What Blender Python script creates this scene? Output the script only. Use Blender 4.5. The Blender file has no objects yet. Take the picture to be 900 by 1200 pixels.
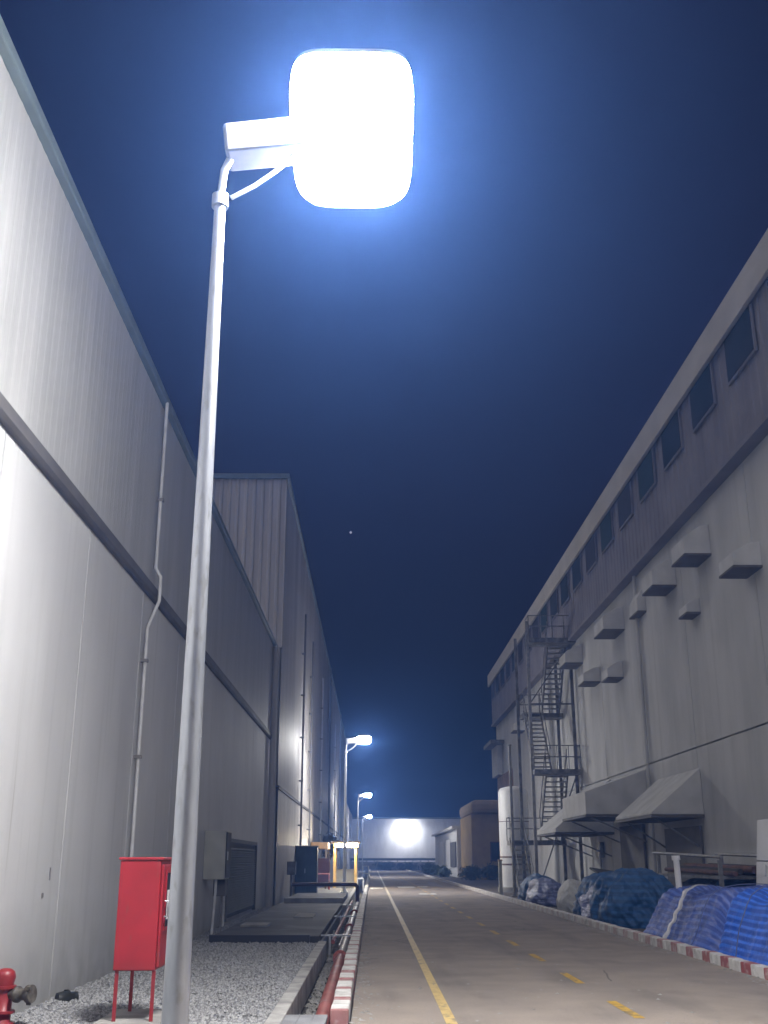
import bpy, bmesh, math, random
from mathutils import Vector, Matrix, noise
random.seed(7)
PI = math.pi
sc = bpy.context.scene
COL = sc.collection

# ------------------------------------------------------------------ materials
MATS = {}
def mat(name, col, rough=.6, metal=0., col2=None, scale=(1,1,1), nscale=3., bump=0., bscale=40., detail=6., lo=.35, hi=.65,
        emit=None, estr=0., spec=None):
    if name in MATS: return MATS[name]
    m = bpy.data.materials.new(name); m.use_nodes = True
    nt = m.node_tree; N = nt.nodes; L = nt.links
    b = N['Principled BSDF']
    b.inputs['Roughness'].default_value = rough
    b.inputs['Metallic'].default_value = metal
    if spec is not None: b.inputs['Specular IOR Level'].default_value = spec
    tc = N.new('ShaderNodeTexCoord')
    if col2 is None: col2 = tuple(c*.8 for c in col)
    mp = N.new('ShaderNodeMapping'); mp.inputs['Scale'].default_value = scale
    L.new(tc.outputs['Object'], mp.inputs['Vector'])
    n = N.new('ShaderNodeTexNoise'); n.inputs['Scale'].default_value = nscale; n.inputs['Detail'].default_value = detail
    L.new(mp.outputs['Vector'], n.inputs['Vector'])
    r = N.new('ShaderNodeValToRGB')
    r.color_ramp.elements[0].position = lo; r.color_ramp.elements[1].position = hi
    r.color_ramp.elements[0].color = (*col2, 1); r.color_ramp.elements[1].color = (*col, 1)
    L.new(n.outputs['Fac'], r.inputs['Fac']); L.new(r.outputs['Color'], b.inputs['Base Color'])
    if bump:
        n2 = N.new('ShaderNodeTexNoise'); n2.inputs['Scale'].default_value = bscale; n2.inputs['Detail'].default_value = 5
        L.new(tc.outputs['Object'], n2.inputs['Vector'])
        bp = N.new('ShaderNodeBump'); bp.inputs['Strength'].default_value = bump; bp.inputs['Distance'].default_value = .02
        L.new(n2.outputs['Fac'], bp.inputs['Height']); L.new(bp.outputs['Normal'], b.inputs['Normal'])
    if emit:
        b.inputs['Emission Color'].default_value = (*emit, 1); b.inputs['Emission Strength'].default_value = estr
    MATS[name] = m
    return m

def mixin(m, fac_builder, col):
    """Blend another colour over the base colour with a procedural mask."""
    nt = m.node_tree; N = nt.nodes; L = nt.links; b = N['Principled BSDF']
    old = b.inputs['Base Color'].links[0].from_socket
    mx = N.new('ShaderNodeMix'); mx.data_type = 'RGBA'
    L.new(old, mx.inputs['A']); mx.inputs['B'].default_value = (*col, 1)
    L.new(fac_builder(N, L), mx.inputs['Factor']); L.new(mx.outputs['Result'], b.inputs['Base Color'])

def noise_mask(scale, nscale, lo, hi, amt=1., coord='Object', detail=5):
    def f(N, L):
        tc = N.new('ShaderNodeTexCoord'); mp = N.new('ShaderNodeMapping'); mp.inputs['Scale'].default_value = scale
        L.new(tc.outputs[coord], mp.inputs['Vector'])
        n = N.new('ShaderNodeTexNoise'); n.inputs['Scale'].default_value = nscale; n.inputs['Detail'].default_value = detail
        L.new(mp.outputs['Vector'], n.inputs['Vector'])
        r = N.new('ShaderNodeMapRange'); r.inputs['From Min'].default_value = lo; r.inputs['From Max'].default_value = hi
        r.inputs['To Max'].default_value = amt
        L.new(n.outputs['Fac'], r.inputs['Value'])
        return r.outputs['Result']
    return f

def height_mask(z0, z1, amt, axis=2):
    """1 at z0 fading to 0 at z1, broken up by noise (ground splash dirt; painted lamplight on the edge line)."""
    def f(N, L):
        tc = N.new('ShaderNodeTexCoord'); s = N.new('ShaderNodeSeparateXYZ'); L.new(tc.outputs['Object'], s.inputs[0])
        r = N.new('ShaderNodeMapRange'); r.inputs['From Min'].default_value = z0; r.inputs['From Max'].default_value = z1
        r.inputs['To Min'].default_value = amt; r.inputs['To Max'].default_value = 0
        L.new(s.outputs[axis], r.inputs['Value'])
        n = N.new('ShaderNodeTexNoise'); n.inputs['Scale'].default_value = 2.5; n.inputs['Detail'].default_value = 7
        L.new(tc.outputs['Object'], n.inputs['Vector'])
        mu = N.new('ShaderNodeMath'); mu.operation = 'MULTIPLY'
        L.new(r.outputs['Result'], mu.inputs[0]); L.new(n.outputs['Fac'], mu.inputs[1])
        return mu.outputs[0]
    return f

M_clad1 = mat('cladding_grey_white', (.44,.44,.435), .6, col2=(.38,.38,.375), scale=(1,.9,.12), nscale=2.2, bump=.05, bscale=8)
mixin(M_clad1, noise_mask((1,3,.06), 3, .55, .8, .35), (.25,.25,.25))
M_conc1 = mat('painted_precast', (.58,.58,.58), .7, col2=(.50,.50,.505), scale=(1,1,.5), nscale=.6, bump=.12, bscale=25)
mixin(M_conc1, noise_mask((1,2.4,.08), 2.5, .56, .8, .35), (.3,.3,.29))
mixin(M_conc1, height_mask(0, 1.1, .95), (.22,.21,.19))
mixin(M_conc1, noise_mask((1,5,.16), 2.2, .66, .74, .4), (.27,.25,.22))
M_clad2 = mat('cladding_far', (.56,.53,.50), .55, col2=(.42,.40,.385), scale=(1,.35,.05), nscale=2.2, bump=.05, bscale=6)
mixin(M_clad2, height_mask(0, 2.2, .8), (.2,.19,.18))
M_conc2 = mat('painted_concrete_right', (.50,.50,.49), .75, col2=(.40,.40,.395), scale=(1,1,.35), nscale=.7, bump=.15, bscale=18)
mixin(M_conc2, noise_mask((1,2.2,.07), 1.6, .56, .85, .4), (.22,.22,.215))
mixin(M_conc2, noise_mask((1,1,1), .5, .5, .8, .3), (.28,.275,.26))
M_hood = mat('hood_pale_grey', (.56,.56,.55), .65, col2=(.44,.44,.43), nscale=1.5, bump=.05, bscale=10)
M_dark_band = mat('purple_grey_sheet', (.19,.18,.20), .8, col2=(.14,.13,.15), nscale=.8)
M_window = mat('dark_glass', (.012,.02,.026), .75, spec=.1, col2=(.03,.035,.045), nscale=.5)
M_window2 = mat('teal_glass', (.015,.035,.038), .6, spec=.2)
M_window3 = mat('grey_glass', (.035,.035,.045), .6, spec=.2)
M_fascia = mat('fascia_beige', (.44,.42,.38), .6, col2=(.36,.34,.31), scale=(1,.5,1), nscale=1)
M_joint = mat('joint_dark', (.12,.12,.12), .9, nscale=4)
M_ledge = mat('ledge_grey', (.12,.115,.115), .7, col2=(.075,.07,.07), nscale=2, scale=(1,.6,1))
M_gutter = mat('gutter_green_grey', (.16,.20,.21), .5, nscale=2)
M_roof = mat('roof_sheet', (.25,.25,.26), .6, nscale=1)
M_pipew = mat('painted_pipe_grey', (.68,.68,.68), .5, nscale=5)
M_piped = mat('conduit_grey', (.22,.21,.21), .5, nscale=5)
M_galv = mat('galvanised_steel', (.58,.60,.64), .38, .75, col2=(.42,.44,.48), scale=(4,4,.6), nscale=2.5, bump=.06, bscale=30)
mixin(M_galv, noise_mask((3,3,1), 5, .56, .66, .5), (.30,.29,.27))
M_lampbody = mat('lamp_housing', (.22,.225,.25), .6, .2, nscale=5)
M_lens = mat('lamp_lens', (.9,.9,.9), .4, emit=(1.,.985,.965), estr=280)
M_lensfar = mat('lamp_lens_bright', (.9,.9,.9), .4, emit=(1.,.985,.96), estr=360)
M_flood = mat('flood_lens', (.9,.9,.9), .4, emit=(.97,.98,1.), estr=200)
M_tube = mat('tube_lens', (.9,.9,.9), .4, emit=(1.,.86,.62), estr=260)
M_road = mat('worn_asphalt', (.31,.26,.22), .85, col2=(.225,.19,.165), nscale=1.1, bump=.35, bscale=90, detail=9, lo=.3, hi=.7)
mixin(M_road, noise_mask((1,.15,1), 1.4, .52, .75, .5), (.07,.066,.064))
mixin(M_road, noise_mask((1,1,1), 55, .58, .72, .5), (.24,.215,.195))
mixin(M_road, noise_mask((1,1,1), 48, .6, .74, .6, detail=2), (.04,.04,.04))
def crack_mask(scale, width, thresh):
    def f(N, L):
        tc = N.new('ShaderNodeTexCoord'); n = N.new('ShaderNodeTexNoise'); n.inputs['Scale'].default_value = 1.3; n.inputs['Detail'].default_value = 6
        L.new(tc.outputs['Object'], n.inputs['Vector'])
        mx = N.new('ShaderNodeMix'); mx.data_type = 'VECTOR'; mx.inputs['Factor'].default_value = .12
        L.new(tc.outputs['Object'], mx.inputs['A']); L.new(n.outputs['Color'], mx.inputs['B'])
        v = N.new('ShaderNodeTexVoronoi'); v.feature = 'DISTANCE_TO_EDGE'; v.inputs['Scale'].default_value = scale
        L.new(mx.outputs['Result'], v.inputs['Vector'])
        r = N.new('ShaderNodeMapRange'); r.inputs['From Min'].default_value = 0; r.inputs['From Max'].default_value = width
        r.inputs['To Min'].default_value = 1; r.inputs['To Max'].default_value = 0; L.new(v.outputs['Distance'], r.inputs['Value'])
        n2 = N.new('ShaderNodeTexNoise'); n2.inputs['Scale'].default_value = .35; L.new(tc.outputs['Object'], n2.inputs['Vector'])
        g = N.new('ShaderNodeMath'); g.operation = 'GREATER_THAN'; g.inputs[1].default_value = thresh; L.new(n2.outputs['Fac'], g.inputs[0])
        m = N.new('ShaderNodeMath'); m.operation = 'MULTIPLY'; L.new(r.outputs['Result'], m.inputs[0]); L.new(g.outputs[0], m.inputs[1])
        return m.outputs[0]
    return f
mixin(M_road, crack_mask(.3, .005, .56), (.09,.08,.07))
mixin(M_road, noise_mask((1,.5,1), .7, .58, .68, .3, detail=4), (.10,.09,.08))
M_yard = mat('dark_yard', (.115,.10,.09), .9, col2=(.06,.052,.048), nscale=1.5, bump=.5, bscale=30)
M_soil = mat('damp_soil', (.06,.055,.05), .9, col2=(.03,.028,.026), nscale=3, bump=.6, bscale=25)
M_gravelbase = mat('gravel_bed', (.30,.30,.30), .9, col2=(.10,.10,.10), nscale=38, detail=3, bump=1., bscale=45)
M_stone = mat('crushed_stone', (.36,.36,.36), .85, col2=(.16,.16,.165), nscale=26, detail=1, lo=.4, hi=.6)
M_concrete = mat('bare_concrete', (.34,.33,.31), .85, col2=(.2,.195,.185), nscale=2.5, bump=.3, bscale=30)
M_steelplate = mat('plate_grey', (.33,.34,.36), .6, .2, col2=(.22,.22,.23), nscale=4, bump=.1, bscale=20)
M_slab = mat('sooty_slab', (.055,.053,.052), .75, col2=(.022,.022,.023), nscale=1.3, bump=.3, bscale=14)
mixin(M_slab, noise_mask((1,.6,1), .9, .55, .68, .8), (.13,.125,.12))
M_blackedge = mat('black_edge', (.02,.02,.03), .6, nscale=3)
M_red = mat('red_enamel', (.34,.018,.028), .42, col2=(.27,.015,.022), nscale=3, bump=.04, bscale=12)
mixin(M_red, noise_mask((3,3,.6), 6, .62, .7, .55), (.20,.05,.04))
mixin(M_red, height_mask(.45, .62, .8), (.16,.03,.03))
M_redpipe = mat('red_oxide_pipe', (.34,.10,.085), .55, col2=(.22,.055,.05), scale=(1,.5,1), nscale=4, bump=.1, bscale=20)
mixin(M_redpipe, noise_mask((1,.8,1), 3, .55, .7, .6), (.30,.26,.24))
M_palepipe = mat('pale_pipe', (.40,.38,.37), .5, .2, col2=(.26,.2,.19), scale=(1,.5,1), nscale=4)
M_darkred = mat('dark_red', (.06,.014,.015), .5, nscale=4)
M_cast = mat('cast_grey_brown', (.16,.145,.125), .6, .3, col2=(.07,.06,.05), nscale=14, bump=.3, bscale=30)
M_black = mat('black_rubber', (.022,.024,.022), .5, nscale=8, bump=.2, bscale=20)
M_boxcream = mat('cream_enamel', (.40,.40,.36), .5, col2=(.33,.33,.29), nscale=3)
M_green = mat('dark_teal_enamel', (.035,.06,.065), .5, col2=(.02,.03,.035), nscale=2)
M_louv = mat('louvre_grey', (.12,.12,.12), .8, col2=(.085,.085,.085), nscale=2)
M_steeldark = mat('stair_steel', (.2,.2,.205), .55, .3, col2=(.08,.08,.085), nscale=4)
M_steelmid = mat('tread_steel', (.30,.30,.30), .55, .3, col2=(.2,.2,.2), nscale=6)
M_tank = mat('tank_white', (.66,.66,.66), .5, col2=(.55,.55,.55), scale=(1,1,.3), nscale=1.5)
M_brown = mat('brown_render', (.42,.29,.11), .85, col2=(.31,.21,.08), nscale=1, bump=.1, bscale=8)
M_tan = mat('tan_band', (.34,.26,.19), .8, col2=(.26,.2,.15), nscale=1)
M_brick = mat('red_brown_panel', (.28,.16,.11), .8, col2=(.15,.09,.075), nscale=1.5)
M_white = mat('white_sheet', (.74,.74,.74), .6, col2=(.62,.62,.62), scale=(1,1,.3), nscale=1.2)
M_yellow = mat('road_yellow', (.55,.33,.045), .6, col2=(.34,.235,.075), nscale=9, lo=.36, hi=.55)
mixin(M_yellow, noise_mask((1,.5,1), 7, .54, .64, .75), (.14,.12,.1))
M_yellow2 = mat('worn_lit_edge_yellow', (.58,.42,.16), .6, col2=(.42,.30,.13), nscale=9, lo=.36, hi=.55)
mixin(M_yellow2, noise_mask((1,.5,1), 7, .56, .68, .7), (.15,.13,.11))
mixin(M_yellow2, height_mask(75, 14, 1.6, axis=1), (.62,.60,.55))  # whiter into the distance: lamplight painted into the line colour
M_whitepatch = mat('road_white', (.68,.68,.66), .6, col2=(.4,.39,.37), nscale=3, lo=.4, hi=.55)
M_ypost = mat('yellow_post', (.75,.5,.16), .5, nscale=4)
M_leaf = mat('leaf_dark', (.05,.075,.03), .7, col2=(.025,.035,.018), nscale=3)
M_leaf2 = mat('leaf_olive', (.12,.09,.03), .7, col2=(.06,.05,.02), nscale=3)
M_bark = mat('bark', (.09,.07,.05), .9, nscale=6)
M_clutter = mat('dark_clutter', (.035,.032,.03), .7, col2=(.015,.015,.015), nscale=3)
M_rust = mat('rust', (.14,.06,.045), .8, col2=(.07,.035,.03), nscale=4)
M_rail = mat('fence_rail_dark', (.05,.05,.055), .7, nscale=2)
M_lowwall = mat('low_wall', (.32,.30,.31), .8, col2=(.17,.16,.17), nscale=1.6)

def kerb_mat(name, period, redfrac, fade, y0=17, y1=27):
    m = mat(name, (.66,.65,.63), .7, col2=(.44,.43,.41), nscale=7, bump=.25, bscale=30, lo=.3, hi=.6)
    def f(N, L):
        tc = N.new('ShaderNodeTexCoord'); s = N.new('ShaderNodeSeparateXYZ'); L.new(tc.outputs['Object'], s.inputs[0])
        d = N.new('ShaderNodeMath'); d.operation = 'DIVIDE'; d.inputs[1].default_value = period; L.new(s.outputs[1], d.inputs[0])
        fr = N.new('ShaderNodeMath'); fr.operation = 'FRACT'; L.new(d.outputs[0], fr.inputs[0])
        lt = N.new('ShaderNodeMath'); lt.operation = 'LESS_THAN'; lt.inputs[1].default_value = redfrac; L.new(fr.outputs[0], lt.inputs[0])
        n = N.new('ShaderNodeTexNoise'); n.inputs['Scale'].default_value = 9; L.new(tc.outputs['Object'], n.inputs['Vector'])
        r = N.new('ShaderNodeMapRange'); r.inputs['From Min'].default_value = .3; r.inputs['From Max'].default_value = .5
        r.inputs['To Min'].default_value = .45; r.inputs['To Max'].default_value = fade; L.new(n.outputs['Fac'], r.inputs['Value'])
        mu = N.new('ShaderNodeMath'); mu.operation = 'MULTIPLY'; L.new(lt.outputs[0], mu.inputs[0]); L.new(r.outputs['Result'], mu.inputs[1])
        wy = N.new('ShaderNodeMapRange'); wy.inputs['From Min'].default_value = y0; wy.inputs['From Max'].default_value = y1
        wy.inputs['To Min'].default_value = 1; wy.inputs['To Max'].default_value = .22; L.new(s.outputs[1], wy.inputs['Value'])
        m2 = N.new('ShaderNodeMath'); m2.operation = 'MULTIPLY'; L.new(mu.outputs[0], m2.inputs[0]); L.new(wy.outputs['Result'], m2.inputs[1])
        return m2.outputs[0]
    mixin(m, f, (.27,.045,.045))
    mixin(m, noise_mask((1,1,1), 3, .55, .8, .6), (.2,.19,.17))
    return m
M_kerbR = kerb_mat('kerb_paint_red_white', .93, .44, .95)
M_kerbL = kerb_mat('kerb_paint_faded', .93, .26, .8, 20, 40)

def tarp_mat(name, c1, c2, streak, freq=10., rough=.42, streak_amt=.6):
    """Woven plastic sheet: woven-in stripes along U, whitish streaks (painted highlights on the plastic wrap)."""
    m = bpy.data.materials.new(name); m.use_nodes = True; MATS[name] = m
    N = m.node_tree.nodes; L = m.node_tree.links; b = N['Principled BSDF']; b.inputs['Roughness'].default_value = rough
    tc = N.new('ShaderNodeTexCoord'); s = N.new('ShaderNodeSeparateXYZ'); L.new(tc.outputs['UV'], s.inputs[0])
    mu = N.new('ShaderNodeMath'); mu.operation = 'MULTIPLY'; mu.inputs[1].default_value = freq*2*PI; L.new(s.outputs[0], mu.inputs[0])
    si = N.new('ShaderNodeMath'); si.operation = 'SINE'; L.new(mu.outputs[0], si.inputs[0])
    r = N.new('ShaderNodeMapRange'); r.inputs['From Min'].default_value = -.2; r.inputs['From Max'].default_value = .7; L.new(si.outputs[0], r.inputs['Value'])
    mx = N.new('ShaderNodeMix'); mx.data_type = 'RGBA'; L.new(r.outputs['Result'], mx.inputs['Factor'])
    mx.inputs['A'].default_value = (*c1, 1); mx.inputs['B'].default_value = (*c2, 1); L.new(mx.outputs['Result'], b.inputs['Base Color'])
    mixin(m, noise_mask((7,1.2,1), 1.6, .54, .72, streak_amt, coord='UV'), streak)
    mixin(m, noise_mask((1,1,1), 2.2, .5, .75, .6), tuple(c*.45 for c in c1))
    n = N.new('ShaderNodeTexNoise'); n.inputs['Scale'].default_value = 9; n.inputs['Detail'].default_value = 8; n.inputs['Distortion'].default_value = 1.5
    L.new(tc.outputs['Object'], n.inputs['Vector'])
    bp = N.new('ShaderNodeBump'); bp.inputs['Strength'].default_value = .45; bp.inputs['Distance'].default_value = .04
    L.new(n.outputs['Fac'], bp.inputs['Height']); L.new(bp.outputs['Normal'], b.inputs['Normal'])
    return m
M_tarpblue = tarp_mat('tarp_blue', (.015,.085,.50), (.045,.19,.80), (.12,.28,.85), 9, streak_amt=.3, rough=.6)
M_tarpviolet = tarp_mat('tarp_violet', (.045,.085,.36), (.09,.17,.56), (.40,.43,.68), 8, streak_amt=.55, rough=.55)
M_tarpteal = tarp_mat('tarp_teal', (.01,.06,.17), (.015,.09,.25), (.04,.14,.36), 3, streak_amt=.5, rough=.6)
M_plastic = tarp_mat('wrap_plastic', (.13,.15,.30), (.2,.23,.42), (.55,.58,.72), 4, rough=.5, streak_amt=.9)  # pale streaks put the plastic's highlights into the colour
M_sack = tarp_mat('sack_white', (.42,.43,.42), (.5,.5,.5), (.25,.26,.3), 14, rough=.6, streak_amt=.5)
M_ropeb = mat('rope_blue_grey', (.12,.15,.30), .8, nscale=20)
M_strap = mat('strap_white', (.55,.56,.62), .4, nscale=12, bump=.4, bscale=40)

# ------------------------------------------------------------------ geometry helpers
class MB:
    def __init__(s): s.v = []; s.f = []; s.sm = []; s.marks = []
    def add(s, vs, fs, smooth=False):
        o = len(s.v); s.v += [tuple(p) for p in vs]
        for f in fs: s.f.append([i+o for i in f]); s.sm.append(smooth)
        return s
    def box(s, x0,x1,y0,y1,z0,z1, rot=None, piv=None):
        s.marks.append((len(s.v),len(s.f)))
        vs = [(x,y,z) for x in (x0,x1) for y in (y0,y1) for z in (z0,z1)]
        if rot is not None:
            p = Vector(piv if piv else ((x0+x1)/2,(y0+y1)/2,(z0+z1)/2)); vs = [p+rot@(Vector(v)-p) for v in vs]
        return s.add(vs, [(0,1,3,2),(4,6,7,5),(0,4,5,1),(2,3,7,6),(0,2,6,4),(1,5,7,3)])
    def tube(s, pts, r, seg=10, cap=True):
        s.marks.append((len(s.v),len(s.f)))
        pts = [Vector(p) for p in pts]; n = len(pts)
        rs = r if isinstance(r, (list,tuple)) else [r]*n
        rings = []; up = None
        for i,p in enumerate(pts):
            a = pts[max(i-1,0)]; b = pts[min(i+1,n-1)]; d = (b-a).normalized()
            if up is None: up = Vector((0,0,1)) if abs(d.z) < .9 else Vector((0,1,0))
            x = d.cross(up).normalized(); y = x.cross(d).normalized(); up = y
            rings.append([p + (x*math.cos(2*PI*k/seg)+y*math.sin(2*PI*k/seg))*rs[i] for k in range(seg)])
        vs = [q for r_ in rings for q in r_]
        fs = [(i*seg+k, i*seg+(k+1)%seg, (i+1)*seg+(k+1)%seg, (i+1)*seg+k) for i in range(n-1) for k in range(seg)]
        s.add(vs, fs, True)
        if cap: s.add(rings[0], [tuple(range(seg))]); s.add(rings[-1], [tuple(range(seg-1,-1,-1))])
        return s
    def sheet(s, prof, c, z0, z1, face='+x'):
        """vertical sheet: prof = [(along, outward)], at plane c."""
        def P(a, d, z):
            if face == '+x': return (c+d, a, z)
            if face == '-x': return (c-d, a, z)
            return (a, c-d, z)
        vs = []
        for a,d in prof: vs += [P(a,d,z0), P(a,d,z1)]
        fs = [(2*i,2*i+2,2*i+3,2*i+1) for i in range(len(prof)-1)]
        return s.add(vs, fs)
    def prism(s, poly, y0, y1):
        """poly = [(x,z)] extruded along y."""
        n = len(poly)
        vs = [(x,y0,z) for x,z in poly] + [(x,y1,z) for x,z in poly]
        return s.add(vs, [tuple(range(n)), tuple(range(2*n-1,n-1,-1))] + [(i,(i+1)%n,n+(i+1)%n,n+i) for i in range(n)])
    def build(s, name, m, parent=None, bevel=0., loc=None):
        me = bpy.data.meshes.new(name); 
        vs = s.v
        if loc: vs = [(a-loc[0],b-loc[1],c-loc[2]) for a,b,c in vs]
        me.from_pydata(vs, [], s.f); me.materials.append(m)
        me.polygons.foreach_set('use_smooth', s.sm); me.update()
        bm = bmesh.new(); bm.from_mesh(me); bmesh.ops.recalc_face_normals(bm, faces=bm.faces); bm.to_mesh(me); bm.free()
        o = bpy.data.objects.new(name, me); COL.objects.link(o)
        if parent is not None: o.parent = parent
        if loc and parent is None: o.location = loc
        if bevel:
            bv = o.modifiers.new('bevel', 'BEVEL'); bv.width = bevel; bv.segments = 2; bv.limit_method = 'ANGLE'
        return o

def each(mb, name, m, root, bevel=0., sub=None):
    ends = mb.marks[1:]+[(len(mb.v),len(mb.f))]; out = []
    for (v0,f0),(v1,f1) in zip(mb.marks, ends):
        q = MB(); q.v = mb.v[v0:v1]; q.f = [[i-v0 for i in f] for f in mb.f[f0:f1]]; q.sm = mb.sm[f0:f1]
        out.append(part(q, name, m, root, bevel, sub=sub))
    return out

def ribs(a0, a1, pitch, depth, flat=.35):
    p = []; a = a0
    while a < a1:
        w = pitch
        for t,d in ((0,0),(.5*(1-flat),0),(.5*(1-flat)+.12,depth),(.5*(1-flat)+.12+flat*.7,depth),(min(.5*(1-flat)+.24+flat*.7,.98),0)):
            if a+t*w <= a1: p.append((a+t*w, d))
        a += w
    p.append((a1,0)); return p
def panels(a0, a1, pitch, gap, depth, first=None):
    p = [(a0,0)]; a = first if first is not None else a0+pitch
    while a < a1-.1:
        p += [(a-gap/2,0),(a-gap/2+.001,-depth),(a+gap/2-.001,-depth),(a+gap/2,0)]; a += pitch
    p.append((a1,0)); return p

def tag(o, label=None, cat=None, group=None, kind=None):
    if label: o['label'] = label
    if cat: o['category'] = cat
    if group: o['group'] = group
    if kind: o['kind'] = kind
    return o
def thing(name, loc, label, cat, group=None):
    o = bpy.data.objects.new(name, None); COL.objects.link(o); o.location = loc; o.empty_display_size = .3
    return tag(o, label, cat, group)
def wparent(o, root):
    """parent an already world-placed part to root without moving it"""
    o.parent = root; o.matrix_parent_inverse = Matrix.Translation(root.location).inverted()
    return o
def part(mb, name, m, root, bevel=0., label=None, sub=None):
    o = mb.build(name, m, None, bevel)
    if sub is not None: o.parent = sub
    else: wparent(o, root)
    if label: o['label'] = label
    return o

# ------------------------------------------------------------------ ground, road
def struct(mb, name, m, bevel=0.):
    return tag(mb.build(name, m, None, bevel), kind='structure')
MB_ = MB
struct(MB().add([(-58,-28,-.32),(58,-28,-.32),(58,228,-.32),(-58,228,-.32)], [(0,1,2,3)]), 'ground', M_soil)
struct(MB().box(-.20,5.20,-28,205,-.3,0), 'road', M_road)
struct(MB().box(-58,-.97,-28,205,-.3,-.03), 'gravel_ground', M_gravelbase)
struct(MB().box(5.38,58,-28,205,-.3,.03), 'yard_ground', M_yard)
# trench edge (concrete) on the gravel side
struct(MB().box(-1.03,-.87,-6,22.1,-.3,.02).box(-1.03,-.87,38.7,139,-.3,.02), 'concrete_edging_path', mat('edging',(.46,.45,.43),.85,col2=(.26,.25,.24),nscale=3,bump=.4,bscale=25), .012)
# kerbs made of cast blocks
k = MB()
y = 11.35; i = 0
while y < 188:
    L_ = .465
    j = random.uniform(-.008,.008)
    k.box(-.40+j, -.22+j, y, y+L_-.02, -.3, .13+random.uniform(-.008,.008)); y += L_; i += 1
struct(k, 'kerb', M_kerbL, .015)
k = MB(); y = -2.
while y < 188:
    j = random.uniform(-.006,.006)
    k.box(5.20+j, 5.37+j, y, y+.457, -.3, .145+random.uniform(-.006,.006)); y += .465
struct(k, 'kerb', M_kerbR, .015)
# painted lines and white patches
def strip(x0,x1,y0,y1,z=.004): return [(x0,y0,z),(x1,y0,z),(x1,y1,z),(x0,y1,z)]
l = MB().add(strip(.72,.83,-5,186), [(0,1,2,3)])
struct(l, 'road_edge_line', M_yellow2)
l = MB(); y = 2.2
while y < 120:
    l.add(strip(2.62,2.73,y,y+1.35), [(0,1,2,3)]); y += 3.15
struct(l, 'road_centre_line', M_yellow)
l = MB()
for (x0,x1,y0,y1) in ((1.5,2.5,64,67.5),(2.7,3.3,66,68),(2.2,3.0,52,53.5),(-.1,.6,62,64.5),(1.2,3.8,116,121),(-.1,.5,111,114)):
    l.add(strip(x0,x1,y0,y1), [(0,1,2,3)])
struct(l, 'road_white_patch', M_whitepatch)  # flat white patches of uneven tone across the road

# loose crushed stone, more of it the nearer
def stones(name, n, fx, m, label):
    vs = []; fs = []
    for _ in range(n):
        x, y, z = fx()
        r = random.uniform(.014,.036); o = len(vs)
        a = random.uniform(0,PI); 
        for d in ((1,0,0),(0,1,0),(-1,0,0),(0,-1,0),(0,0,1),(0,0,-.6)):
            q = random.uniform(.65,1.2)*r
            dx = d[0]*math.cos(a)-d[1]*math.sin(a); dy = d[0]*math.sin(a)+d[1]*math.cos(a)
            vs.append((x+dx*q+random.uniform(-.25,.25)*r, y+dy*q+random.uniform(-.25,.25)*r, z+d[2]*q*.8))
        fs += [(o,o+1,o+4),(o+1,o+2,o+4),(o+2,o+3,o+4),(o+3,o,o+4),(o+1,o,o+5),(o+2,o+1,o+5),(o+3,o+2,o+5),(o,o+3,o+5)]
    me = bpy.data.meshes.new(name); me.from_pydata(vs,[],fs); me.materials.append(m); me.update()
    ob = bpy.data.objects.new(name, me); COL.objects.link(ob)
    return tag(ob, label, 'gravel', kind='stuff')
def gx():
    while True:
        y = 9.5+ (random.random()**1.5)*13.0 if random.random() < .8 else random.uniform(22,42)
        x = random.uniform(-3.66,-.985)
        if 22.1 < y < 38.9 and -3.15 < x: continue
        return x, y, -.03+random.uniform(-.004,.022)+.012*noise.noise(Vector((x*1.5,y*1.5,0)))
stones('gravel', 34000, gx, M_stone, 'pale grey crushed stone strip between the left wall and the trench')
def rx():
    return random.choice((random.uniform(-.84,-.42),random.uniform(-.84,-.42),random.uniform(-.84,-.7))), 11+(random.random()**1.4)*24, -.31+random.uniform(0,.03)
stones('trench_rubble', 2600, rx, M_concrete, 'loose rubble lying in the bottom of the pipe trench')
# grit, leaf bits on the road along the kerbs
def lx():
    s = random.random()
    x = 5.2-abs(random.gauss(0,.16)) if s < .5 else (-.2+abs(random.gauss(0,.14)) if s < .85 else random.uniform(0,5.1))
    return x, 9+(random.random()**1.5)*32, .002
o = stones('road_grit', 1500, lx, M_concrete, 'scattered grit and small stones along the road edges')
for v in o.data.vertices: v.co.z = max(.001, v.co.z*.5)

# ------------------------------------------------------------------ left near warehouse
W1 = thing('warehouse', (-3.7,40,0), 'long grey-white warehouse on the left with dark ledge halfway up, beside gravel', 'warehouse')
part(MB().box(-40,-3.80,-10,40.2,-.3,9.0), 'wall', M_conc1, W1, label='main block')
pw = MB(); pr = []
prof = panels(-10,40.15,3.4,.028,.03, first=-10+3.4*.0+ -.2)
prof = panels(-10,40.15,3.4,.028,.03, first=-7.0)
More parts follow.
